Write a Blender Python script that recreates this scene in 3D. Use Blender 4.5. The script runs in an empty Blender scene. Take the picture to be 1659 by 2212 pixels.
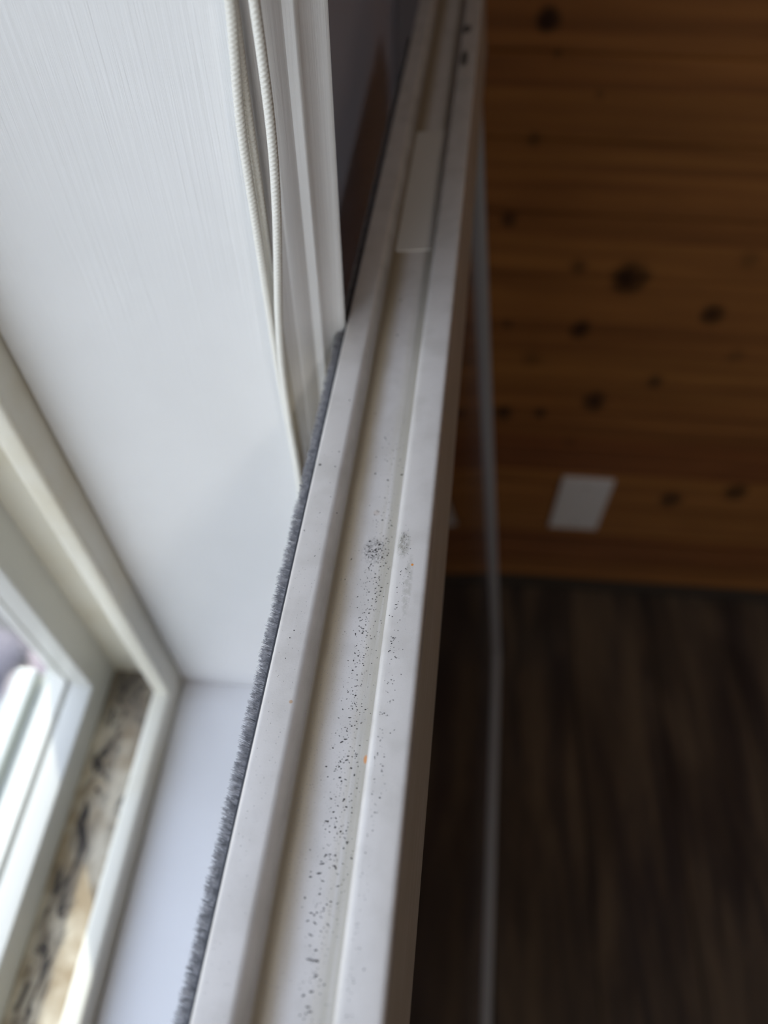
import bpy, bmesh, math, random
from mathutils import Matrix, Vector
random.seed(7)
sc = bpy.context.scene
COL = sc.collection
H = 1.056                                   # eye height above the room floor

# ------------------------------------------------------------------ camera
cam_data = bpy.data.cameras.new('camera'); cam = bpy.data.objects.new('camera', cam_data); COL.objects.link(cam)
Rw = Matrix(((0.9966561417, -0.0652324253, 0.0492063599), (0.0817065924, 0.8011908203, -0.5928046071), (-0.0007536016, 0.5948428365, 0.8038416709)))
cam.matrix_world = Matrix.Translation((0, 0, H)) @ Rw.to_4x4()
cam_data.sensor_fit = 'VERTICAL'; cam_data.lens = 26.0; cam_data.sensor_height = 26.0 * 2212 / 1600; cam_data.sensor_width = 26.0 * 1659 / 1600
cam_data.clip_start = 0.01; cam_data.clip_end = 100
cam_data.dof.use_dof = True; cam_data.dof.focus_distance = 0.170; cam_data.dof.aperture_fstop = 26.0 / 3.4
sc.camera = cam
sc.view_settings.view_transform = 'Standard'; sc.view_settings.look = 'None'
sc.view_settings.exposure = 1.1; sc.view_settings.gamma = 1.0; sc.view_settings.use_curve_mapping = False
sc.cycles.max_bounces = 10; sc.cycles.diffuse_bounces = 6; sc.cycles.transparent_max_bounces = 12
sc.cycles.use_denoising = True

# ------------------------------------------------------------------ sky and sun
w = bpy.data.worlds.new('sky'); sc.world = w; w.use_nodes = True
nt = w.node_tree; nt.nodes.clear()
out = nt.nodes.new('ShaderNodeOutputWorld'); bg = nt.nodes.new('ShaderNodeBackground')
tc = nt.nodes.new('ShaderNodeTexCoord'); sep = nt.nodes.new('ShaderNodeSeparateXYZ'); rmp = nt.nodes.new('ShaderNodeValToRGB')
nt.links.new(tc.outputs['Generated'], sep.inputs[0]); nt.links.new(sep.outputs['Z'], rmp.inputs[0])
rmp.color_ramp.elements[0].position = 0.0; rmp.color_ramp.elements[0].color = (1.0, 0.985, 0.97, 1)
rmp.color_ramp.elements[1].position = 0.6; rmp.color_ramp.elements[1].color = (0.68, 0.75, 1.0, 1)
nt.links.new(rmp.outputs[0], bg.inputs[0]); bg.inputs[1].default_value = 1.62
nt.links.new(bg.outputs[0], out.inputs[0])
sun_d = bpy.data.lights.new('sun', 'SUN'); sun_d.energy = 2.4; sun_d.angle = math.radians(0.6); sun_d.color = (1.0, 0.94, 0.84)
sun = bpy.data.objects.new('sun', sun_d); COL.objects.link(sun)
hx, hy = 1 / math.hypot(1, 1.85), -1.85 / math.hypot(1, 1.85); el = math.radians(29)
sun.rotation_euler = Vector((hx * math.cos(el), hy * math.cos(el), -math.sin(el))).to_track_quat('-Z', 'Y').to_euler()
# added fill light to lift the room side, unseen behind the camera, no fixture
lamp_d = bpy.data.lights.new('room_fill_light', 'AREA'); lamp_d.shape = 'DISK'; lamp_d.size = 0.35; lamp_d.energy = 5.0; lamp_d.color = (1.0, 0.95, 0.90)
lamp_l = bpy.data.objects.new('room_fill_light', lamp_d); COL.objects.link(lamp_l); lamp_l.location = (0.9, -1.3, 2.36)

# ------------------------------------------------------------------ material helpers
def new_mat(name, col=(0.8, 0.8, 0.8), rough=0.5, spec=0.5, metal=0.0):
    m = bpy.data.materials.new(name); m.use_nodes = True
    b = m.node_tree.nodes['Principled BSDF']
    b.inputs['Base Color'].default_value = (*col, 1); b.inputs['Roughness'].default_value = rough
    b.inputs['Specular IOR Level'].default_value = spec; b.inputs['Metallic'].default_value = metal
    return m
class G:
    """small node-graph writer"""
    def __init__(s, m): s.t = m.node_tree; s.b = s.t.nodes['Principled BSDF']
    def n(s, kind, **kw):
        x = s.t.nodes.new(kind)
        for k, v in kw.items(): setattr(x, k, v)
        return x
    def put(s, sock, v):
        if isinstance(v, (int, float, tuple)): sock.default_value = v
        else: s.t.links.new(v, sock)
    def coord(s, which='Object', scale=(1, 1, 1), loc=(0, 0, 0)):
        c = s.n('ShaderNodeTexCoord'); mp = s.n('ShaderNodeMapping')
        mp.inputs['Scale'].default_value = scale; mp.inputs['Location'].default_value = loc
        s.t.links.new(c.outputs[which], mp.inputs[0]); return mp.outputs[0]
    def noise(s, vec, scale=5, detail=4, rough=0.55, dist=0.0):
        x = s.n('ShaderNodeTexNoise'); s.t.links.new(vec, x.inputs['Vector'])
        x.inputs['Scale'].default_value = scale; x.inputs['Detail'].default_value = detail
        x.inputs['Roughness'].default_value = rough; x.inputs['Distortion'].default_value = dist
        return x.outputs['Fac']
    def voro(s, vec, scale, feature='F1', out='Distance'):
        x = s.n('ShaderNodeTexVoronoi', feature=feature); s.t.links.new(vec, x.inputs['Vector']); x.inputs['Scale'].default_value = scale
        return x.outputs[out]
    def ramp(s, v, a, b, lo=0.0, hi=1.0, smooth=True):
        x = s.n('ShaderNodeMapRange'); x.interpolation_type = 'SMOOTHSTEP' if smooth else 'LINEAR'
        s.put(x.inputs[0], v); x.inputs[1].default_value = a; x.inputs[2].default_value = b
        x.inputs[3].default_value = lo; x.inputs[4].default_value = hi; return x.outputs[0]
    def m(s, op, a, b=0.0):
        x = s.n('ShaderNodeMath', operation=op); s.put(x.inputs[0], a); s.put(x.inputs[1], b); return x.outputs[0]
    def mix(s, f, a, b):
        x = s.n('ShaderNodeMix', data_type='RGBA'); s.put(x.inputs[0], f)
        s.put(x.inputs[6], (*a, 1) if isinstance(a, tuple) else a); s.put(x.inputs[7], (*b, 1) if isinstance(b, tuple) else b)
        return x.outputs[2]
    def xyz(s, vec):
        x = s.n('ShaderNodeSeparateXYZ'); s.t.links.new(vec, x.inputs[0]); return x.outputs
    def color(s, v): s.put(s.b.inputs['Base Color'], v)
    def bump(s, h, dist=0.0005, strength=1.0):
        x = s.n('ShaderNodeBump'); s.put(x.inputs['Height'], h); x.inputs['Distance'].default_value = dist
        x.inputs['Strength'].default_value = strength; s.t.links.new(x.outputs[0], s.b.inputs['Normal'])

# painted joinery: brushed gloss paint on wood grain
def paint_mat(name, col, grain=(1, 1, 1), depth=0.0004, rough=0.32):
    m = new_mat(name, col, rough); g = G(m)
    v = g.coord('Object', grain)
    a = g.noise(v, 1.0, 5, 0.6, 0.3); b2 = g.noise(g.coord('Object'), 9, 3)
    g.color(g.mix(g.ramp(b2, 0.35, 0.7), col, tuple(c * 0.95 for c in col)))
    g.bump(a, depth, 0.8); return m
M = {}
M['jamb'] = paint_mat('white_brushed_paint', (0.80, 0.80, 0.80), (800, 800, 16), 0.00022, 0.36)
M['casing'] = paint_mat('white_casing_paint', (0.88, 0.88, 0.875), (700, 700, 14), 0.00022, 0.35)
M['sill'] = paint_mat('white_sill_paint', (0.80, 0.80, 0.80), (300, 12, 300), 0.00006, 0.22)
# aged frame of the outer window
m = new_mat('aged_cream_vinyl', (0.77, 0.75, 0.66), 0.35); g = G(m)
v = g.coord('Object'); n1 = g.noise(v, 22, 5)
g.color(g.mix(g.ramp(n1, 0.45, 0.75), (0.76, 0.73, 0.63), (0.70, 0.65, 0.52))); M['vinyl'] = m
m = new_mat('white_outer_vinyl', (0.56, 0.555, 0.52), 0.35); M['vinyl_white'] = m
# mouldy track
m = new_mat('mouldy_track', (0.6, 0.55, 0.45), 0.7); g = G(m)
v = g.coord('Object', (1 / 1.45,) * 3); X = g.xyz(v)
base = g.mix(g.ramp(g.noise(v, 60, 5), 0.35, 0.65), (0.70, 0.63, 0.50), (0.40, 0.31, 0.20))
wv = g.coord('Object', (1.0, 0.45, 1.0))
blot = g.ramp(g.noise(wv, 85, 6, 0.62, 2.2), 0.50, 0.60)
# mould follows the left half of the channel, and the far corner
line = g.ramp(g.m('ABSOLUTE', g.m('SUBTRACT', X[0], -0.1190)), 0.002, 0.0075, 1.0, 0.0)
corner = g.ramp(X[1], 0.088, 0.118)
right = g.ramp(g.m('ABSOLUTE', g.m('SUBTRACT', X[0], -0.1075)), 0.0, 0.004, 0.8, 0.0)
right = g.m('MULTIPLY', right, g.ramp(X[1], 0.045, 0.075))
area = g.m('MAXIMUM', g.m('MAXIMUM', line, g.m('MULTIPLY', corner, 1.3)), right)
mask = g.m('MINIMUM', g.m('MULTIPLY', area, g.m('ADD', blot, g.m('MULTIPLY', corner, 0.35))), 0.93)
mid = g.mix(g.m('MULTIPLY', area, g.ramp(g.noise(wv, 70, 4), 0.4, 0.6)), base, (0.30, 0.25, 0.19))
g.color(g.mix(mask, mid, (0.035, 0.03, 0.03))); M['track'] = m
# powder-coated aluminium of the inner sash, dirty on top (x = across the rail, y = along, z up)
def rail_material():
    m = new_mat('dusty_white_aluminium', (0.74, 0.73, 0.72), 0.30); g = G(m)
    v = g.coord('Object'); X = g.xyz(v); u = g.m('MULTIPLY', X[0], -1.0); d = g.m('MULTIPLY', X[2], -1.0)
    inch = g.ramp(d, 0.0032, 0.0044)
    wob = g.m('MULTIPLY', g.m('SUBTRACT', g.noise(g.coord('Object', (1, 0.25, 1)), 260, 4), 0.5), 0.0016)
    uw = g.m('ADD', u, wob)
    left = g.m('MULTIPLY', g.ramp(uw, 0.0168, 0.0222), inch)          # old brown stain at the foot of the left wall
    rightb = g.m('MULTIPLY', g.ramp(uw, 0.0152, 0.0112), inch)        # grey-beige scuff along the right wall
    streak = g.noise(g.coord('Object', (900, 16, 900)), 1.0, 4)
    fine = g.noise(v, 2600, 3, 0.7)
    c0 = g.mix(g.ramp(g.noise(v, 90, 4), 0.4, 0.7), (0.585, 0.545, 0.505), (0.52, 0.483, 0.442))
    c1 = g.mix(g.m('MULTIPLY', left, 0.95), c0, (0.30, 0.23, 0.14))
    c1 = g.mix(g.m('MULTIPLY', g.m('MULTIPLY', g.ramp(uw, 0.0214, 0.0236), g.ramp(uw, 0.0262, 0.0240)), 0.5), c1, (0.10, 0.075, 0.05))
    c2 = g.mix(g.m('MULTIPLY', g.m('MULTIPLY', rightb, g.ramp(streak, 0.25, 0.52)), 0.75), c1, (0.42, 0.375, 0.29))
    sp = g.ramp(fine, 0.60, 0.70)
    dirt_area = g.m('ADD', g.m('MULTIPLY', inch, 0.30), g.m('ADD', g.m('MULTIPLY', left, 0.8), 0.16))
    c3 = g.mix(g.m('MULTIPLY', sp, dirt_area), c2, (0.17, 0.15, 0.13))
    # scuffed patch on the right lip and the crackled cluster in the channel
    def blob(cx, cy, rx, ry, soft=0.5):
        a = g.m('DIVIDE', g.m('SUBTRACT', u, cx), rx); b = g.m('DIVIDE', g.m('SUBTRACT', X[1], cy), ry)
        r2 = g.m('ADD', g.m('MULTIPLY', a, a), g.m('MULTIPLY', b, b))
        return g.ramp(r2, 1.0, 1.0 - soft, 0.0, 1.0)
    crack = g.ramp(g.voro(v, 1250, 'DISTANCE_TO_EDGE'), 0.02, 0.14, 1.0, 0.0)
    cl = g.m('MULTIPLY', blob(0.0150, 0.1030, 0.0036, 0.0048, 0.9), g.m('MULTIPLY', crack, g.ramp(g.noise(v, 500, 3), 0.34, 0.48)))
    c4 = g.mix(g.m('MULTIPLY', cl, 0.6), c3, (0.10, 0.095, 0.085))
    sm = g.m('MULTIPLY', g.m('MAXIMUM', blob(0.0066, 0.1015, 0.0019, 0.0046, 0.9), g.m('MULTIPLY', blob(0.0045, 0.0900, 0.0013, 0.0110, 0.9), 0.55)), g.ramp(g.noise(v, 900, 4, 0.7), 0.38, 0.56))
    c5 = g.mix(g.m('MULTIPLY', sm, 0.75), c4, (0.30, 0.28, 0.23))
    rust = g.m('MAXIMUM', blob(0.0039, 0.0958, 0.00042, 0.00042, 0.8), g.m('MULTIPLY', blob(0.01004, 0.0501, 0.0006, 0.0012, 0.95), g.m('MULTIPLY', inch, 0.85)))
    c6 = g.mix(rust, c5, (0.62, 0.24, 0.05))
    tan = g.m('MAXIMUM', blob(0.02713, 0.0598, 0.0005, 0.0005, 0.7), g.m('MULTIPLY', blob(0.0158, 0.1150, 0.0011, 0.0012, 0.9), 0.25))
    c7 = g.mix(g.m('MULTIPLY', tan, 0.8), c6, (0.45, 0.27, 0.14))
    mk = g.m('MAXIMUM', blob(0.0066, 0.408, 0.0030, 0.006, 0.6), blob(0.0060, 0.375, 0.0022, 0.010, 0.6))
    c8 = g.mix(g.m('MULTIPLY', mk, 0.85), c7, (0.05, 0.05, 0.045))
    g.color(c8); g.bump(g.m('ADD', g.m('MULTIPLY', g.m('MULTIPLY', streak, inch), 0.8), fine), 0.00003, 0.7)
    g.put(g.b.inputs['Roughness'], g.ramp(inch, 0, 1, 0.22, 0.42)); return m
M['rail'] = rail_material()
M['alu'] = new_mat('grey_white_aluminium', (0.36, 0.37, 0.38), 0.4)
M['pad'] = new_mat('off_white_plastic_pad', (0.60, 0.56, 0.50), 0.6)
M['dust'] = new_mat('dark_debris', (0.055, 0.05, 0.048), 0.9, 0.1)
m = new_mat('grey_brush_pile', (0.30, 0.29, 0.30), 0.6); g = G(m)
g.color(g.mix(g.ramp(g.noise(g.coord('Object', (1, 1, 1)), 700, 3), 0.35, 0.65), (0.17, 0.17, 0.18), (0.38, 0.37, 0.38))); M['pile'] = m
M['pile_base'] = new_mat('black_brush_backing', (0.03, 0.03, 0.035), 0.6)
M['cord'] = new_mat('off_white_braided_polyester', (0.74, 0.72, 0.66), 0.65, 0.3)
def thin_glass(name, tint):
    m = bpy.data.materials.new(name); m.use_nodes = True; t = m.node_tree; t.nodes.clear()
    o = t.nodes.new('ShaderNodeOutputMaterial'); mx = t.nodes.new('ShaderNodeMixShader'); tr = t.nodes.new('ShaderNodeBsdfTransparent')
    gl = t.nodes.new('ShaderNodeBsdfGlossy'); gl.inputs['Roughness'].default_value = 0.0; lw = t.nodes.new('ShaderNodeFresnel'); ge = t.nodes.new('ShaderNodeNewGeometry'); mr = t.nodes.new('ShaderNodeMapRange'); mr.inputs[3].default_value = 1.5; mr.inputs[4].default_value = 1 / 1.5
    t.links.new(ge.outputs['Backfacing'], mr.inputs[0]); t.links.new(mr.outputs[0], lw.inputs['IOR'])
    tr.inputs[0].default_value = (*tint, 1)
    t.links.new(lw.outputs[0], mx.inputs[0]); t.links.new(tr.outputs[0], mx.inputs[1]); t.links.new(gl.outputs[0], mx.inputs[2]); t.links.new(mx.outputs[0], o.inputs[0])
    return m
M['glass'] = thin_glass('window_glass', (0.93, 0.96, 0.95)); M['glass_inner'] = thin_glass('inner_sash_glass', (0.80, 0.76, 0.78))
# knotty pine boards
m = new_mat('knotty_pine_boards', (0.4, 0.2, 0.08), 0.42, 0.35); g = G(m)
v = g.coord('Object'); X = g.xyz(v)
board = g.m('FLOOR', g.m('DIVIDE', X[2], 0.070))
wn = g.n('ShaderNodeTexWhiteNoise', noise_dimensions='1D'); g.put(wn.inputs['W'], board)
off = g.n('ShaderNodeCombineXYZ'); g.put(off.inputs[0], g.m('MULTIPLY', wn.outputs[0], 37.0)); g.put(off.inputs[1], g.m('MULTIPLY', wn.outputs[0], 11.0))
av = g.n('ShaderNodeVectorMath', operation='ADD'); g.put(av.inputs[0], g.coord('Object', (1.6, 14, 26))); g.put(av.inputs[1], off.outputs[0])
grain = g.noise(av.outputs[0], 2.2, 6, 0.6, 0.9)
tone = g.ramp(wn.outputs[0], 0, 1, 0.0, 1.0, False)
ca = g.mix(grain, (0.085, 0.026, 0.012), (0.36, 0.135, 0.040)); cb = g.mix(grain, (0.15, 0.052, 0.016), (0.58, 0.27, 0.068))
c = g.mix(tone, ca, cb)
band = g.noise(g.coord('Object', (0.9, 6, 60)), 1.0, 3, 0.5, 0.4)
c = g.mix(g.ramp(band, 0.38, 0.60, 0.40, 0.0), c, (0.11, 0.036, 0.014))
acc = None
for kx, kz, kr, ks in [(0.0745, 0.8194, 0.0094, 1), (0.0859, 0.7966, 0.0037, 0.5), (0.1261, 0.766, 0.0039, 0.4), (0.0669, 0.6487, 0.008, 0.8), (0.1433, 0.6011, 0.0084, 0.6), (0.197, 0.5905, 0.0179, 1), (0.2946, 0.55, 0.0122, 1), (0.1624, 0.5214, 0.0122, 1), (0.0812, 0.5237, 0.0061, 0.6), (0.2629, 0.4511, 0.0097, 0.8), (0.2018, 0.4137, 0.0157, 0.9), (0.0954, 0.3856, 0.0116, 1), (0.1397, 0.3885, 0.0081, 0.9), (0.1166, 0.476, 0.0117, 0.4), (0.339, 0.4955, 0.0103, 0.35), (0.3469, 0.2334, 0.0155, 0.9), (0.4261, 0.2574, 0.0164, 0.9), (0.0786, 0.7274, 0.0065, 0.5), (0.3065, 0.6183, 0.01, 0.35), (0.186, 0.3395, 0.0084, 0.3)]:
    dx = g.m('DIVIDE', g.m('SUBTRACT', X[0], kx), kr * 0.95); dz = g.m('DIVIDE', g.m('SUBTRACT', X[2], kz), kr * 1.05)
    q = g.ramp(g.m('ADD', g.m('ADD', g.m('MULTIPLY', dx, dx), g.m('MULTIPLY', dz, dz)), g.m('MULTIPLY', g.noise(g.coord('Object'), 55, 3), 2.0)), 0.9, 2.9, ks, 0.0)
    acc = q if acc is None else g.m('MAXIMUM', acc, q)
far = g.m('MULTIPLY', g.ramp(g.voro(g.coord('Object', (1, 1, 1.3)), 7.5), 0.05, 0.11, 0.9, 0.0), g.ramp(X[0], 0.5, 0.6))
acc = g.m('MAXIMUM', acc, far)
g.color(g.mix(g.m('MULTIPLY', acc, 0.94), c, (0.022, 0.010, 0.006))); M['pine'] = m
# dark plank floor, boards running towards the far wall
m = new_mat('dark_walnut_floor', (0.08, 0.05, 0.03), 0.30, 0.4); g = G(m)
v = g.coord('Object'); X = g.xyz(v)
gr = g.noise(g.coord('Object', (22, 2.0, 1)), 1.4, 6, 0.62, 1.2); gr2 = g.noise(g.coord('Object', (9, 3.5, 1)), 1.2, 3, 0.5, 0.6)
c = g.mix(g.ramp(gr, 0.35, 0.70), (0.045, 0.034, 0.030), (0.15, 0.105, 0.065)); c = g.mix(g.ramp(gr2, 0.35, 0.65, 0.55, 0.0), c, (0.030, 0.022, 0.018))
seam = g.ramp(g.m('ABSOLUTE', g.m('SUBTRACT', g.m('FRACT', g.m('DIVIDE', X[0], 0.125)), 0.5)), 0.485, 0.495)
g.color(g.mix(seam, c, (0.01, 0.008, 0.006))); M['floor'] = m
m = new_mat('charcoal_wall_paint', (0.50, 0.55, 0.68), 0.55); M['wall'] = m
M['corner'] = new_mat('mauve_grey_trim_paint', (0.20, 0.185, 0.20), 0.5)
M['base'] = new_mat('dark_stained_baseboard', (0.05, 0.04, 0.03), 0.5)
M['ceil'] = new_mat('ceiling_paint', (0.55, 0.52, 0.47), 0.7)
M['plate'] = new_mat('ivory_white_plastic', (0.78, 0.78, 0.76), 0.35); M['screw'] = new_mat('painted_screw', (0.55, 0.55, 0.53), 0.4)
m = new_mat('gravel_ground', (0.4, 0.38, 0.35), 0.9); g = G(m)
g.color(g.mix(g.ramp(g.noise(g.coord('Object'), 30, 5), 0.35, 0.65), (0.12, 0.11, 0.10), (0.26, 0.24, 0.21))); M['ground'] = m
m = new_mat('mixed_river_stones', (0.4, 0.4, 0.4), 0.8); g = G(m)
at = g.n('ShaderNodeAttribute', attribute_name='tone'); cr = g.n('ShaderNodeValToRGB'); g.put(cr.inputs[0], at.outputs['Fac'])
e = cr.color_ramp.elements; e[0].color = (0.03, 0.03, 0.035, 1); e[1].color = (0.40, 0.36, 0.30, 1)
for p_, c_ in ((0.2, (0.09, 0.11, 0.17, 1)), (0.4, (0.17, 0.13, 0.13, 1)), (0.6, (0.20, 0.20, 0.20, 1)), (0.8, (0.34, 0.26, 0.26, 1))):
    x = e.new(p_); x.color = c_
g.color(cr.outputs[0]); M['stone'] = m
M['siding'] = new_mat('pale_outer_siding', (0.62, 0.60, 0.56), 0.7)
M['lampglass'] = new_mat('opal_glass', (0.9, 0.88, 0.82), 0.4)

# ------------------------------------------------------------------ mesh helpers
def mesh_obj(name, verts, faces, mat, parent=None, smooth=False):
    me = bpy.data.meshes.new(name); me.from_pydata([tuple(v) for v in verts], [], faces); me.update()
    bm = bmesh.new(); bm.from_mesh(me); bmesh.ops.recalc_face_normals(bm, faces=bm.faces); bm.to_mesh(me); bm.free()
    if smooth:
        for p in me.polygons: p.use_smooth = True
    me.materials.append(mat)
    o = bpy.data.objects.new(name, me); COL.objects.link(o)
    if parent: o.parent = parent
    return o
def empty(name, loc=(0, 0, 0)):
    o = bpy.data.objects.new(name, None); COL.objects.link(o); o.location = loc; o.empty_display_size = 0.05; return o
def tag(o, label=None, cat=None, group=None, kind=None):
    if label: o['label'] = label
    if cat: o['category'] = cat
    if group: o['group'] = group
    if kind: o['kind'] = kind
    return o
def boxes(name, lst, mat, parent=None, bevel=0.0):
    bm = bmesh.new()
    for x0, x1, y0, y1, z0, z1 in lst:
        r = bmesh.ops.create_cube(bm, size=1.0)
        bmesh.ops.transform(bm, matrix=Matrix.Translation(((x0 + x1) / 2, (y0 + y1) / 2, (z0 + z1) / 2)) @ Matrix.Diagonal((x1 - x0, y1 - y0, z1 - z0, 1)), verts=r['verts'])
    if bevel: bmesh.ops.bevel(bm, geom=bm.edges[:], offset=bevel, segments=2, affect='EDGES', profile=0.6)
    me = bpy.data.meshes.new(name); bm.to_mesh(me); bm.free(); me.materials.append(mat)
    o = bpy.data.objects.new(name, me); COL.objects.link(o)
    if parent: o.parent = parent
    return o
def loop_frame(name, prof, y1, y0, z0, z1, mat, parent=None, smooth_deg=None):
    """closed profile of (X, inward offset) swept round a rectangular opening with mitred corners"""
    V, F = [], []; n = len(prof)
    for cy, cz, sy, sz in ((y1, z0, -1, 1), (y1, z1, -1, -1), (y0, z1, 1, -1), (y0, z0, 1, 1)):
        for X_, k in prof: V.append((X_, cy + sy * k, cz + sz * k))
    for c in range(4):
        d = (c + 1) % 4
        for i in range(n):
            j = (i + 1) % n; F.append((c * n + i, c * n + j, d * n + j, d * n + i))
    o = mesh_obj(name, V, F, mat, parent)
    if smooth_deg: smooth_by(o, smooth_deg)
    return o
def smooth_by(o, deg):
    me = o.data
    for p in me.polygons: p.use_smooth = True
    bm = bmesh.new(); bm.from_mesh(me)
    for e_ in bm.edges:
        e_.smooth = len(e_.link_faces) == 2 and e_.calc_face_angle(0) < math.radians(deg)
    bm.to_mesh(me); bm.free()
def extrude(name, prof, s0, s1, mat, parent=None, sm=None, nseg=1):
    """closed profile of (x, z) extruded along y, with end caps"""
    n = len(prof); V = []; F = []
    for k in range(nseg + 1):
        y = s0 + (s1 - s0) * k / nseg; V += [(x, y, z) for x, z in prof]
    for k in range(nseg):
        for i in range(n):
            j = (i + 1) % n; F.append((k * n + i, k * n + j, (k + 1) * n + j, (k + 1) * n + i))
    F.append(tuple(range(n))); F.append(tuple(nseg * n + i for i in reversed(range(n))))
    o = mesh_obj(name, V, F, mat, parent)
    if sm: smooth_by(o, sm)
    return o
def fillet(pts, r, steps=4):
    """round the corners of a closed polyline; r = radius or dict index->radius"""
    out_, n = [], len(pts)
    for i in range(n):
        p = Vector(pts[i]); a = Vector(pts[i - 1]); b = Vector(pts[(i + 1) % n]); rr = r.get(i, 0) if isinstance(r, dict) else r
        if rr <= 0: out_.append(tuple(p)); continue
        u = (a - p); v2 = (b - p); k = min(rr, u.length * 0.45, v2.length * 0.45); u.normalize(); v2.normalize()
        A, B = p + u * k, p + v2 * k
        for t in range(steps + 1):
            q = t / steps; out_.append(tuple(A * (1 - q) ** 2 + p * 2 * q * (1 - q) + B * q * q))
    return out_

# ------------------------------------------------------------------ the room shell
K = 1.45                               # size of the window joinery
YJ, ZS = 0.120 * K, H - 0.2905 * K            # far jamb plane, top of the sill
Y0, Z1 = -1.05, ZS + 1.25             # near jamb plane, underside of the head
YF, XR, YN, ZC = 0.66, 3.2, -3.0, 2.45
WX0, WX1 = -0.160 * K, -0.0452            # outer and inner face of the window wall
T = 0.020 * K
wl = boxes('wall_left', [(WX0, WX1, YN, YF, 0, ZS - T), (WX0, WX1, YN, YF, Z1 + T, ZC),
                         (WX0, WX1, YJ + T, YF, ZS - T, Z1 + T), (WX0, WX1, YN, Y0 - T, ZS - T, Z1 + T)], M['wall']); tag(wl, kind='structure')
fl = boxes('floor', [(-0.0452, XR, YN, YF, -0.05, 0.0)], M['floor']); tag(fl, kind='structure')
ce = boxes('ceiling', [(WX0, XR, YN, YF, ZC, ZC + 0.05)], M['ceil']); tag(ce, kind='structure')
# boarded walls: V-grooved profile, one mesh per wall
def boarded(name, ax, a0, a1, pos, sgn, thick=0.03):
    V, F = [], []; zz = []; P = 0.070; k = 0; off = 0.027
    zl = [(0.0, 0.0)]
    z = off
    while z < ZC - 0.01:
        if z > 0.01: zl += [(z - 0.0022, 0.0), (z - 0.0006, -0.0038), (z + 0.0006, -0.0038), (z + 0.0022, 0.0)]
        z += P
    zl.append((ZC, 0.0))
    prof = [(d, z_) for z_, d in zl] + [(-thick, ZC), (-thick, 0.0)]
    n = len(prof)
    for a in (a0, a1):
        for d, z_ in prof:
            V.append((a, pos + sgn * d, z_) if ax == 'x' else (pos + sgn * d, a, z_))
    for i in range(n):
        j = (i + 1) % n; F.append((i, j, n + j, n + i))
    F.append(tuple(range(n))); F.append(tuple(reversed(range(n, 2 * n))))
    return tag(mesh_obj(name, V, F, M['pine']), kind='structure')
boarded('wall_far', 'x', WX0, XR, YF, -1)
boarded('wall_near', 'x', WX0, XR, YN, 1)
boarded('wall_right', 'y', YN, YF, XR, -1)
tag(boxes('baseboard_far', [(-0.02, XR - 0.001, YF - 0.014, YF - 0.0005, 0.0, 0.016)], M['base'], bevel=0.003), kind='structure')
tag(boxes('trim_4', [(-0.0448, -0.022, YF - 0.018, YF - 0.0005, 0.0, ZC - 0.001)], M['corner'], bevel=0.003), kind='structure')

# ------------------------------------------------------------------ window reveal: jambs, sill, casing
JX0, JX1 = -0.0940 * K, -0.0452
tag(boxes('trim_2', [(JX0, JX1, YJ, YJ + T, ZS - T, Z1 + T), (JX0, JX1, Y0 - T, Y0, ZS - T, Z1 + T), (JX0, JX1, Y0, YJ, Z1, Z1 + T)], M['jamb'], bevel=0.0012), kind='structure')
tag(boxes('trim_3', [(JX0, JX1, Y0, YJ, ZS - T, ZS)], M['sill'], bevel=0.0010), kind='structure')
# stepped moulded casing, picture-framed round the opening: (X, inward offset)
prof = [(-0.04515, -0.0), (-0.04456, -0.00052), (-0.04397, -0.00104), (-0.04336, -0.00155), (-0.04275, -0.00204), (-0.04214, -0.00253), (-0.04244, -0.00201), (-0.04151, -0.00279), (-0.04121, -0.0028), (-0.04069, -0.00311), (-0.04018, -0.00347), (-0.03967, -0.00388), (-0.03918, -0.00435), (-0.0387, -0.00489), (-0.03823, -0.00551), (-0.03777, -0.00621), (-0.03734, -0.00702), (-0.03726, -0.00716), (-0.03718, -0.00725), (-0.03661, -0.00728), (-0.03603, -0.00731), (-0.03546, -0.00734), (-0.03488, -0.00737), (-0.03469, -0.00744), (-0.03452, -0.00757), (-0.03435, -0.00775), (-0.03391, -0.00865), (-0.03347, -0.00956), (-0.03301, -0.0103), (-0.03253, -0.01096), (-0.03204, -0.01156), (-0.03154, -0.01209), (-0.03102, -0.01257), (-0.0305, -0.013), (-0.02996, -0.01339), (-0.02941, -0.01372), (-0.02886, -0.01402), (-0.02849, -0.01433), (-0.02813, -0.01475)]
prof = [(-0.0452, prof[0][1])] + prof + [(prof[-1][0] - 0.0004, prof[-1][1] - 0.0006), (-0.0452, prof[-1][1] - 0.0006)]
tag(loop_frame('trim_1', prof, YJ, Y0, ZS, Z1, M['casing'], smooth_deg=34), kind='structure')

# ------------------------------------------------------------------ the outer window
win = tag(empty('window_1', (0, 0, 0)), kind='structure')
fr = fillet([(K * a, K * b) for a, b in ((-0.1590, -0.0195), (-0.0945, -0.0195), (-0.0945, 0.0101), (-0.1020, 0.0096), (-0.1045, -0.0050), (-0.1262, -0.0050), (-0.1262, -0.0150), (-0.1590, -0.0150))],
            {2: 0.0022 * K, 3: 0.0016 * K, 4: 0.001 * K}, 4)
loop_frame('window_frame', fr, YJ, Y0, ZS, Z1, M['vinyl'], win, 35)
YMID = -0.33
sa = fillet([(K * a, K * b) for a, b in ((-0.1264, -0.0148), (-0.1264, 0.0099), (-0.1365, 0.0084), (-0.1367, 0.0052), (-0.1392, 0.0050), (-0.1394, 0.0070), (-0.1508, 0.0008), (-0.1512, -0.0060), (-0.1560, -0.0060), (-0.1560, -0.0148))],
            {1: 0.0012 * K, 2: 0.0006 * K, 5: 0.0006 * K, 6: 0.0012 * K}, 3)
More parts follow.
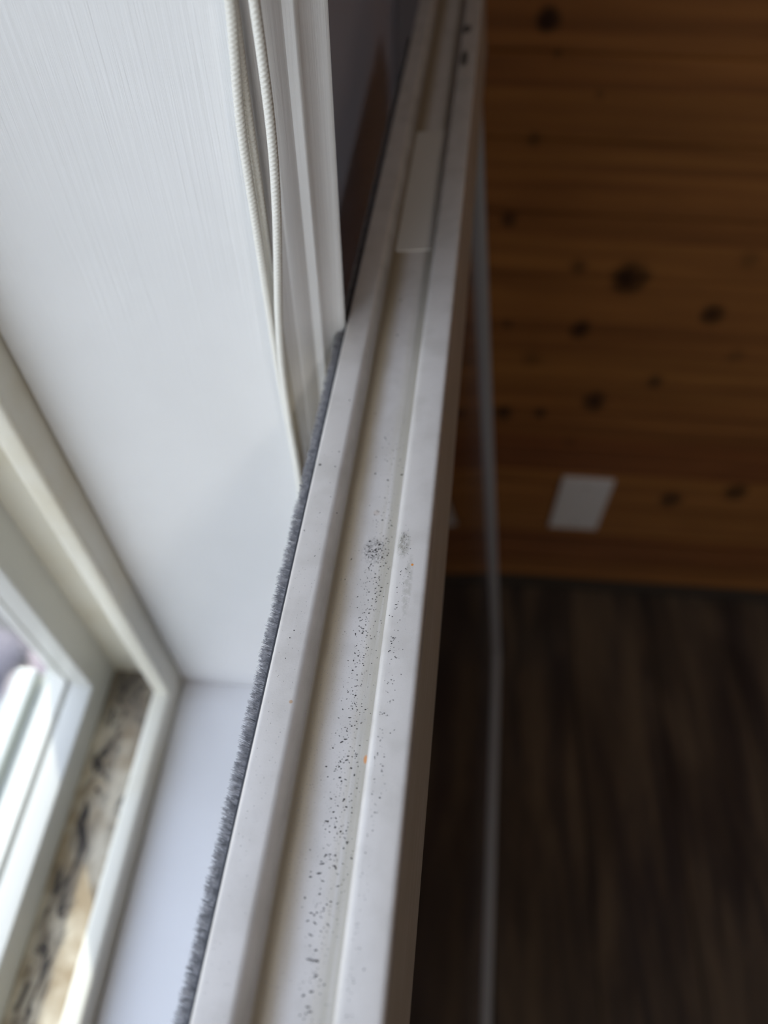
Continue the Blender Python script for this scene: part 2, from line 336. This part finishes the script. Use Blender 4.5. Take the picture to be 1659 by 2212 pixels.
s1 = loop_frame('window_sash', sa, YJ, Y0, ZS, Z1, M['vinyl_white'], win, 35)
boxes('pane', [(-0.1552 * K, -0.1530 * K, Y0 + 0.0058 * K, YJ + 0.0058 * K, ZS - 0.0058 * K, Z1 + 0.0058 * K)], M['glass'], s1)
boxes('outer_sill', [(-0.1660 * K, -0.1575 * K, Y0, YJ + 0.001, ZS - 0.012 * K, ZS - 0.0010 * K)], M['vinyl_white'], win, bevel=0.0012)
boxes('track', [(-0.1261 * K, -0.1045 * K, Y0 - 0.004, YJ + 0.0045 * K, ZS - 0.0052 * K, ZS - 0.0046 * K)], M['track'], win)

# ------------------------------------------------------------------ the inner sash, leaning into the room
yaw, th = 0.0345, 0.139
sash = empty('secondary_sash', (-0.0006, 0.0, H - 0.150))
sash.rotation_mode = 'QUATERNION'
ex = Vector((math.cos(yaw), -math.sin(yaw), 0)); ey = Vector((math.sin(yaw), math.cos(yaw), 0)); ez = Vector((0, 0, 1))
axx = math.cos(th) * ex + math.sin(th) * ez; azz = math.cos(th) * ez - math.sin(th) * ex
sash.rotation_quaternion = Matrix((axx, ey, azz)).transposed().to_quaternion()
tag(sash, 'white framed sash with dusty grooved top rail and grey brush strip, leaning by window reveal', 'window sash')
W, S0, S1, D = 0.0339, -0.62, 0.412, 0.036
P = [(0, -D), (0, 0), (-0.0090, 0), (-0.0094, -0.0050), (-0.0236, -0.0050), (-0.0262, 0), (-W, 0), (-W, -D)]
P = fillet(P, {1: 0.0014, 2: 0.0019, 3: 0.0004, 4: 0.0020, 5: 0.0010, 6: 0.0012}, 5)
rail = extrude('top_rail', P, S0, S1 + 0.06, M['rail'], sash, 40)
boxes('end_pad', [(-0.0234, -0.0103, 0.232, 0.318, -0.0051, -0.0045)], M['pad'], rail, bevel=0.0002)
LB = 0.672
boxes('bottom_rail', [(-0.012, 0.0, S0, S1, -LB - 0.030, -LB)], M['alu'], sash, bevel=0.0010)
for y_, nm in ((S1 - 0.006, 'stile'), (S0 + 0.024, 'stile')):
    boxes(nm, [(-0.013, 0.0, y_ - (0.018 if y_ < 0 else 0.004), y_ + 0.006, -LB, -D)], M['alu'], sash, bevel=0.0010)
boxes('pane', [(-0.0085, -0.0045, S0 + 0.030, S1 - 0.0095, -LB - 0.004, -D + 0.004)], M['glass_inner'], sash)

# brush weatherstrip along the window side of the rail
boxes('brush_backing', [(-W - 0.0008, -W, S0, S1, -0.0105, -0.0018)], M['pile_base'], sash)
V, F = [], []
NF = 34000
for i in range(NF):
    y = -0.02 + (S1 + 0.02) * random.random(); lay = random.random(); z = -0.0024 - 0.0068 * lay
    # the pile is pressed flat where the casing touches it
    L_ = (0.0031 + random.uniform(-0.0003, 0.0002) + 0.00010 * math.sin(y * 900) + 0.0001 * math.sin(y * 347 + 1))
    if y > 0.185: L_ *= 0.75
    a_ = random.gauss(0.30, 0.12) + 0.03 * math.sin(y * 520) * math.sin(y * 133 + 2); b_ = random.gauss(0.06, 0.12)
    dv = Vector((-math.cos(a_) * math.cos(b_), math.sin(a_) * math.cos(b_), math.sin(b_))) * L_
    p0 = Vector((-W - 0.0008, y, z)); r = 0.000048
    k = len(V); mid = p0 + dv * 0.6
    for q, rr in ((p0, r), (mid, r), (p0 + dv, r * 0.7)):
        V += [q + Vector((0, rr, rr * 0.5)), q + Vector((0, -rr, rr * 0.5)), q + Vector((0, 0, -rr))]
    for c in (0, 3):
        for a in range(3):
            b = (a + 1) % 3; F.append((k + c + a, k + c + b, k + c + 3 + b, k + c + 3 + a))
    F.append((k + 6, k + 7, k + 8))
me = bpy.data.meshes.new('brush_pile'); me.from_pydata([tuple(v) for v in V], [], F); me.materials.append(M['pile'])
o = bpy.data.objects.new('brush_pile', me); COL.objects.link(o); o.parent = sash; o['label'] = 'grey brush weatherstrip'; o['kind'] = 'stuff'

# crumbs and dead-insect dirt lying on the rail: (along, across, depth, length, width, angle)
FL = list([(0.10583, 0.01639, 0.005, 0.00074, 0.00057, 20), (0.10485, 0.01378, 0.005, 0.00082, 0.00057, 70), (0.10026, 0.02041, 0.005, 0.00056, 0.00024, 60), (0.09427, 0.02115, 0.005, 0.00032, 0.00028, 0), (0.09049, 0.01306, 0.005, 0.00039, 0.00035, 0), (0.09157, 0.01591, 0.005, 0.00027, 0.0002, 0), (0.08821, 0.01257, 0.005, 0.00062, 0.00023, 60), (0.08286, 0.0158, 0.005, 0.00038, 0.00019, 20), (0.08072, 0.01469, 0.005, 0.00053, 0.00023, 10), (0.07961, 0.01479, 0.005, 0.00053, 0.00038, 40), (0.07251, 0.0159, 0.005, 0.00044, 0.00026, 80), (0.07097, 0.01509, 0.005, 0.00066, 0.00015, 10), (0.07578, 0.01335, 0.005, 0.0003, 0.0003, 0), (0.07598, 0.0129, 0.005, 0.00026, 0.00026, 0), (0.05408, 0.01512, 0.005, 0.00069, 0.00028, 5), (0.05348, 0.0158, 0.005, 0.00089, 0.00021, 35), (0.05205, 0.01749, 0.005, 0.00041, 0.00024, 0), (0.04964, 0.01409, 0.005, 0.00081, 0.00024, 10), (0.04804, 0.01291, 0.005, 0.0006, 0.0002, -20), (0.0459, 0.01499, 0.005, 0.00073, 0.00023, 20), (0.04562, 0.0137, 0.005, 0.0006, 0.0002, -20), (0.04018, 0.01278, 0.005, 0.00059, 0.00026, -20), (0.04172, 0.01339, 0.005, 0.00052, 0.00023, 20), (0.04133, 0.01358, 0.005, 0.00052, 0.0002, 20), (0.05892, 0.01477, 0.005, 0.00077, 0.00021, -5), (0.05708, 0.01409, 0.005, 0.00042, 0.00028, 0), (0.05656, 0.01283, 0.005, 0.00049, 0.00021, 0), (0.06628, 0.0145, 0.005, 0.00079, 0.00018, 10), (0.06646, 0.01338, 0.005, 0.00043, 0.00014, 0), (0.06414, 0.01427, 0.005, 0.00057, 0.00025, 40), (0.05532, 0.01739, 0.005, 0.00028, 0.00021, 0), (0.04594, 0.01759, 0.005, 0.00033, 0.00023, 0), (0.06266, 0.01722, 0.005, 0.00028, 0.00018, 0), (0.05502, 0.01475, 0.005, 0.00034, 0.00017, 0), (0.09339, 0.01582, 0.005, 0.00032, 0.00016, 0), (0.08877, 0.01273, 0.005, 0.00039, 0.00023, 40), (0.0726, 0.01587, 0.005, 0.00031, 0.0002, 70), (0.07101, 0.01508, 0.005, 0.00035, 0.00011, 0), (0.06643, 0.01425, 0.005, 0.00047, 0.00013, 30), (0.0641, 0.01415, 0.005, 0.00043, 0.00017, 40), (0.05894, 0.01488, 0.005, 0.00063, 0.00019, -10), (0.05709, 0.01409, 0.005, 0.00042, 0.00025, 0), (0.05652, 0.01285, 0.005, 0.00046, 0.00015, 0), (0.05411, 0.015, 0.005, 0.0007, 0.00027, 5), (0.0534, 0.01571, 0.005, 0.00091, 0.00016, 40), (0.05201, 0.01748, 0.005, 0.00049, 0.00018, -10), (0.04974, 0.01406, 0.005, 0.00081, 0.00018, 5), (0.04813, 0.01285, 0.005, 0.00056, 0.00018, -20), (0.0472, 0.01632, 0.005, 0.0006, 0.00016, 30), (0.04605, 0.01501, 0.005, 0.0006, 0.00018, 15), (0.04567, 0.01378, 0.005, 0.00056, 0.00018, -25), (0.04596, 0.01758, 0.005, 0.00032, 0.0002, 20), (0.04157, 0.01622, 0.005, 0.00047, 0.00016, 0), (0.04167, 0.01349, 0.005, 0.00047, 0.00028, 30), (0.04023, 0.01281, 0.005, 0.00055, 0.00022, -25), (0.03901, 0.01522, 0.005, 0.00066, 0.00019, 25), (0.03713, 0.01633, 0.005, 0.00101, 0.00019, 5), (0.0379, 0.01454, 0.005, 0.0005, 0.00023, -60), (0.03782, 0.0155, 0.005, 0.00043, 0.00017, 30), (0.04674, 0.01201, 0.005, 0.00028, 0.0006, 0), (0.04555, 0.01622, 0.005, 0.0004, 0.0001, 30), (0.04938, 0.01174, 0.005, 0.00061, 0.00012, 20), (0.03711, 0.01633, 0.005, 0.00103, 0.00026, 0), (0.03902, 0.01525, 0.005, 0.00061, 0.00026, 30), (0.03358, 0.01157, 0.005, 0.00076, 0.00021, 0), (0.04023, 0.01274, 0.005, 0.00061, 0.00026, -20), (0.04167, 0.01343, 0.005, 0.00052, 0.00031, 40), (0.03089, 0.01539, 0.005, 0.00067, 0.00025, 0), (0.03093, 0.01359, 0.005, 0.0005, 0.00033, 0), (0.02917, 0.016, 0.005, 0.00108, 0.00025, 10), (0.02875, 0.01315, 0.005, 0.00066, 0.00033, -60), (0.02743, 0.01628, 0.005, 0.00116, 0.00025, 5), (0.02672, 0.01785, 0.005, 0.00066, 0.00029, 10), (0.02621, 0.01531, 0.005, 0.00082, 0.00021, 0), (0.02389, 0.01553, 0.005, 0.00049, 0.00033, 0), (0.02055, 0.0166, 0.005, 0.0008, 0.00024, 10), (0.01923, 0.01701, 0.005, 0.00064, 0.00024, 20), (0.01895, 0.01309, 0.005, 0.00072, 0.00024, -30), (0.01891, 0.01544, 0.005, 0.00056, 0.00024, -20), (0.01462, 0.01469, 0.005, 0.0007, 0.00027, 0), (0.01304, 0.01525, 0.005, 0.00233, 0.00027, -5), (0.01295, 0.0141, 0.005, 0.00078, 0.00039, -30), (0.01067, 0.01399, 0.005, 0.001, 0.00035, 30), (0.00818, 0.01437, 0.005, 0.00091, 0.0003, 20), (0.0075, 0.01569, 0.005, 0.00076, 0.00027, 20), (0.0059, 0.01457, 0.005, 0.0009, 0.0003, 0), (0.0053, 0.01405, 0.005, 0.0009, 0.00026, 0), (0.02225, 0.01385, 0.005, 0.00048, 0.00024, 0), (0.02556, 0.01221, 0.005, 0.00082, 0.0002, 10), (0.01691, 0.01595, 0.005, 0.00079, 0.0002, 0), (0.02297, 0.01827, 0.005, 0.00032, 0.00049, 0), (0.12747, 0.03229, 0.0, 0.00089, 0.00062, 10), (0.13209, 0.02764, 0.0, 0.00036, 0.00054, 70), (0.12678, 0.02788, 0.0, 0.00053, 0.00027, 20), (0.1211, 0.02835, 0.0, 0.00026, 0.00026, 0), (0.11636, 0.02743, 0.0, 0.00043, 0.00021, 0), (0.11108, 0.02493, 0.0, 0.00034, 0.00034, 0), (0.10544, 0.03262, 0.0, 0.0005, 0.00025, 0), (0.1111, 0.02947, 0.0, 0.00025, 0.00025, 0), (0.15207, 0.02761, 0.0, 0.00038, 0.00067, 0), (0.0977, 0.02844, 0.0, 0.00057, 0.00016, 60), (0.07698, 0.02977, 0.0, 0.0003, 0.0003, 0), (0.0751, 0.0304, 0.0, 0.0003, 0.00026, 0), (0.06988, 0.03038, 0.0, 0.00022, 0.00022, 0), (0.08474, 0.00666, 0.0, 0.00062, 0.00019, -5), (0.07611, 0.00641, 0.0, 0.00067, 0.00022, 5), (0.07526, 0.00678, 0.0, 0.0006, 0.00019, 0), (0.07294, 0.00682, 0.0, 0.00067, 0.00022, 15), (0.06742, 0.00368, 0.0, 0.00029, 0.00022, 0), (0.05843, 0.00636, 0.0, 0.00035, 0.00028, 0), (0.04992, 0.00675, 0.0, 0.00027, 0.00027, 0), (0.08182, 0.0079, 0.0, 0.00023, 0.00023, 0), (0.07334, 0.00392, 0.0, 0.00022, 0.00019, 0), (0.12845, 0.01778, 0.005, 0.00048, 0.00048, 0), (0.12616, 0.01402, 0.005, 0.0007, 0.00039, -10), (0.12803, 0.01039, 0.005, 0.00088, 0.00035, 0), (0.1417, 0.01657, 0.005, 0.00041, 0.00041, 0), (0.11264, 0.01393, 0.005, 0.00059, 0.00033, 0), (0.18642, 0.01782, 0.005, 0.00072, 0.00072, 0), (0.20441, 0.01861, 0.005, 0.00086, 0.00064, 0), (0.13442, 0.01829, 0.005, 0.00036, 0.00036, 0), (0.15136, 0.0207, 0.005, 0.00037, 0.00037, 0)])
def dens(s):   # wide scatter, denser towards the camera
    return 0.35 + 0.9 * math.exp(-((s - 0.05) / 0.045) ** 2) + 0.5 * math.exp(-((s - 0.10) / 0.012) ** 2)
for _ in range(70):
    L_ = random.uniform(0.00018, 0.00055); FL.append((random.gauss(0.1030, 0.0016), random.gauss(0.0150, 0.0011), 0.005, L_, L_ * random.uniform(0.25, 0.8), random.uniform(0, 180)))
for _ in range(45):
    L_ = random.uniform(0.0001, 0.0003); FL.append((random.gauss(0.1025, 0.0022), random.gauss(0.0066, 0.0007), 0.0, L_, L_ * 0.5, random.uniform(0, 180)))
while len(FL) < 1300:
    s = random.uniform(0.0, 0.15)
    if random.random() > dens(s) / 1.3: continue
    if random.random() < 0.70:
        c = 0.0138 + (0.06 - s) * 0.006; wq = random.gauss(c, 0.0019)
        if not 0.0102 < wq < 0.0225: continue
        L_ = random.choice((0.00018, 0.00022, 0.0003, 0.00042)) * random.uniform(0.8, 1.2)
        FL.append((s, wq, 0.005, L_, L_ * random.uniform(0.3, 0.7), random.gauss(0, 35)))
    elif random.random() < 0.65:
        wq = random.gauss(0.0062, 0.0010)
        if not 0.0016 < wq < 0.0074 or s > 0.105: continue
        L_ = random.uniform(0.00015, 0.00042); FL.append((s, wq, 0.0, L_, L_ * random.uniform(0.25, 0.6), random.gauss(10, 40)))
    else:
        wq = random.uniform(0.0272, 0.0325); L_ = random.uniform(0.0001, 0.0002); FL.append((s, wq, 0.0, L_, L_ * 0.7, random.uniform(0, 180)))
V, F = [], []
for s, wq, d, L_, wd, an in FL:
    a = math.radians(an) + random.uniform(-0.2, 0.2); k = len(V); ca, sa_ = math.cos(a), math.sin(a); n = 8; hgt = min(0.00012, wd * 0.4); bend = random.uniform(-0.35, 0.35)
    for ring, (sc_, z_) in enumerate(((1.0, 0.0), (0.75, hgt))):
        for t in range(n):
            q = 2 * math.pi * t / n; lx = math.cos(q) * L_ / 2 * sc_ * random.uniform(0.8, 1.1); ly = math.sin(q) * wd / 2 * sc_ * random.uniform(0.7, 1.15) + bend * wd * (math.cos(q) ** 2)
            V.append((-wq + lx * ca - ly * sa_, s + lx * sa_ + ly * ca, -d + z_ + 0.00001))
    for t in range(n): F.append((k + t, k + (t + 1) % n, k + n + (t + 1) % n, k + n + t))
    F.append(tuple(range(k + n, k + 2 * n)))
me = bpy.data.meshes.new('dirt_crumbs'); me.from_pydata(V, [], F); me.materials.append(M['dust'])
o = bpy.data.objects.new('dirt_crumbs', me); COL.objects.link(o); o.parent = sash; o['label'] = 'dark crumbs of dirt scattered in the groove'; o['kind'] = 'stuff'

# ------------------------------------------------------------------ blind cord: three braided strands
def catmull(pts, step):
    pts = [Vector(p) for p in pts]; out_ = []
    for i in range(len(pts) - 1):
        p0 = pts[max(i - 1, 0)]; p1 = pts[i]; p2 = pts[i + 1]; p3 = pts[min(i + 2, len(pts) - 1)]
        n = max(2, int((p2 - p1).length / step))
        for t in range(n):
            q = t / n
            out_.append(0.5 * ((2 * p1) + (p2 - p0) * q + (2 * p0 - 5 * p1 + 4 * p2 - p3) * q * q + (3 * p1 - p0 - 3 * p2 + p3) * q ** 3))
    out_.append(pts[-1]); return out_
def smooth_path(P, it=3):
    P = [Vector(p) for p in P]
    for _ in range(it):
        P = [P[0]] + [(P[i - 1] + P[i] * 2 + P[i + 1]) / 4 for i in range(1, len(P) - 1)] + [P[-1]]
    return P
def braid(name, pts, r0, parent, ph):
    pts = smooth_path(pts, 2)
    path = catmull(pts, 0.00013); V, F = [], []; NR = 20; s = 0.0; pitch = 0.0030 * K
    nrm = Vector((1, 0, 0))
    for i, p in enumerate(path):
        if i: s += (p - path[i - 1]).length
        tng = (path[min(i + 1, len(path) - 1)] - path[max(i - 1, 0)]).normalized()
        nrm = (nrm - tng * nrm.dot(tng)).normalized(); bn = tng.cross(nrm)
        for k in range(NR):
            a = 2 * math.pi * k / NR; w1 = math.sin(4 * a + 2 * math.pi * s / pitch * 4 + ph); w2 = math.sin(4 * a - 2 * math.pi * s / pitch * 4)
            r = r0 * (0.93 + 0.13 * max(abs(w1) ** 0.7 * (1 if w1 > 0 else 0), abs(w2) ** 0.7 * (1 if w2 > 0 else 0)))
            V.append(p + (nrm * math.cos(a) + bn * math.sin(a)) * r)
    for i in range(len(path) - 1):
        for k in range(NR):
            j = (k + 1) % NR; F.append((i * NR + k, i * NR + j, (i + 1) * NR + j, (i + 1) * NR + k))
    return mesh_obj(name, V, F, M['cord'], parent, True)
cord = tag(empty('blind_cord', (-0.031 * K, 0.1165 * K, H - 0.20 * K)), 'off-white braided blind cord in three strands hanging over the jamb edge', 'cord')
def rel(P_): return [((x + 0.031) * K, (y - 0.1165) * K, (z - (H - 0.20)) * K) for x, y, z in P_]
A1, A2, B1 = [(-0.03072, 0.1165, 1.01881), (-0.03095, 0.1165, 1.01553), (-0.03154, 0.1165, 1.00965), (-0.0321, 0.1165, 1.00321), (-0.03254, 0.1165, 0.99686), (-0.03234, 0.1165, 0.99325), (-0.03226, 0.1165, 0.98648), (-0.03233, 0.1165, 0.97907), (-0.03234, 0.1165, 0.97082), (-0.03224, 0.1165, 0.96183), (-0.03246, 0.1165, 0.94915), (-0.03218, 0.1165, 0.93828), (-0.03165, 0.1165, 0.92287), (-0.03136, 0.1165, 0.91426), (-0.03134, 0.1165, 0.90686), (-0.03164, 0.1165, 0.89265)], [(-0.03091, 0.1182, 1.01827), (-0.03101, 0.1182, 1.01495), (-0.03137, 0.1182, 1.00899), (-0.03133, 0.1182, 1.00248), (-0.03148, 0.1182, 0.99606), (-0.03133, 0.1182, 0.9924), (-0.03126, 0.1182, 0.98554), (-0.03135, 0.1182, 0.97802), (-0.0312, 0.1182, 0.96967), (-0.0312, 0.1182, 0.96055), (-0.03131, 0.1182, 0.94771), (-0.03105, 0.1182, 0.93669), (-0.03062, 0.1182, 0.92106), (-0.0305, 0.1182, 0.91232), (-0.03045, 0.1182, 0.90482), (-0.03054, 0.1182, 0.89044)], [(-0.02755, 0.115, 1.01935), (-0.02732, 0.115, 1.01613), (-0.02714, 0.115, 1.01037), (-0.02708, 0.115, 1.00405), (-0.02715, 0.115, 0.99782), (-0.02722, 0.115, 0.99426), (-0.02764, 0.115, 0.98758), (-0.02826, 0.115, 0.98025), (-0.02913, 0.115, 0.97208), (-0.03027, 0.115, 0.96314), (-0.03115, 0.115, 0.9531), (-0.03146, 0.115, 0.93982), (-0.0308, 0.115, 0.92462), (-0.03066, 0.115, 0.91433), (-0.03064, 0.115, 0.90691), (-0.03079, 0.115, 0.89266)]
for nm, P_, ph in (('strand', A1, 0), ('strand', A2, 1.3), ('strand', B1, 2.1)):
    top = P_[0]; last = P_[-1]
    P_ = [(top[0] - 0.0003, top[1] + 0.0, top[2] + 0.60), (top[0] - 0.0002, top[1], top[2] + 0.20), (top[0], top[1], top[2] + 0.05)] + list(P_) + [(last[0] - 0.0002, last[1], last[2] - 0.03), (last[0] - 0.0006, last[1], last[2] - 0.055)]
    braid(nm, rel(P_), 0.00078 * K, cord, ph)

# ------------------------------------------------------------------ plate on the boarded wall
pl = empty('wall_plate', (0.2255, YF - 0.0005, H - 0.8405)); tag(pl, 'white rectangular electrical plate low on the knotty pine wall', 'wall plate')
boxes('cover', [(-0.035, 0.035, -0.006, 0.0, -0.057, 0.057)], M['plate'], pl, bevel=0.0018)
for z_ in (0.042, -0.042):
    bm = bmesh.new(); bmesh.ops.create_cone(bm, cap_ends=True, segments=16, radius1=0.0034, radius2=0.0028, depth=0.0012)
    bmesh.ops.transform(bm, matrix=Matrix.Translation((0, -0.0064, z_)) @ Matrix.Rotation(math.pi / 2, 4, 'X'), verts=bm.verts[:])
    me = bpy.data.meshes.new('screw'); bm.to_mesh(me); bm.free(); me.materials.append(M['screw'])
    o = bpy.data.objects.new('screw', me); COL.objects.link(o); o.parent = pl

# ------------------------------------------------------------------ outdoors
tag(boxes('ground', [(-9, WX0 - 0.001, -8, 6, -0.30, -0.25)], M['ground']), kind='structure')
V, F, tones = [], [], []
ico = bmesh.new(); bmesh.ops.create_icosphere(ico, subdivisions=2, radius=1.0); iv = [v.co.copy() for v in ico.verts]; ifc = [tuple(v.index for v in f.verts) for f in ico.faces]; ico.free()
for i in range(520):
    cx, cy = random.uniform(-1.6, -0.30), random.uniform(-0.2, 1.5); r = random.uniform(0.02, 0.055); k = len(V); t = random.random()
    sc3 = (random.uniform(0.7, 1.3), random.uniform(0.7, 1.3), random.uniform(0.45, 0.8)); rz = Matrix.Rotation(random.uniform(0, 6.28), 3, 'Z'); s1_, s2_ = random.uniform(0, 6), random.uniform(0, 6)
    for v in iv:
        f = r * (1 + 0.12 * math.sin(3 * v.x + s1_) + 0.10 * math.sin(4 * v.y + s2_)); p = rz @ Vector((v.x * sc3[0] * f, v.y * sc3[1] * f, v.z * sc3[2] * f))
        V.append((cx + p.x, cy + p.y, -0.25 + r * 0.3 + p.z)); tones.append(t)
    F += [tuple(a + k for a in f) for f in ifc]
st = mesh_obj('garden_stones', V, F, M['stone'], None, True); st.data.attributes.new('tone', 'FLOAT', 'POINT')
st.data.attributes['tone'].data.foreach_set('value', tones)
tag(st, 'mixed grey and beige stones on the ground outside the window', 'stones', kind='stuff')
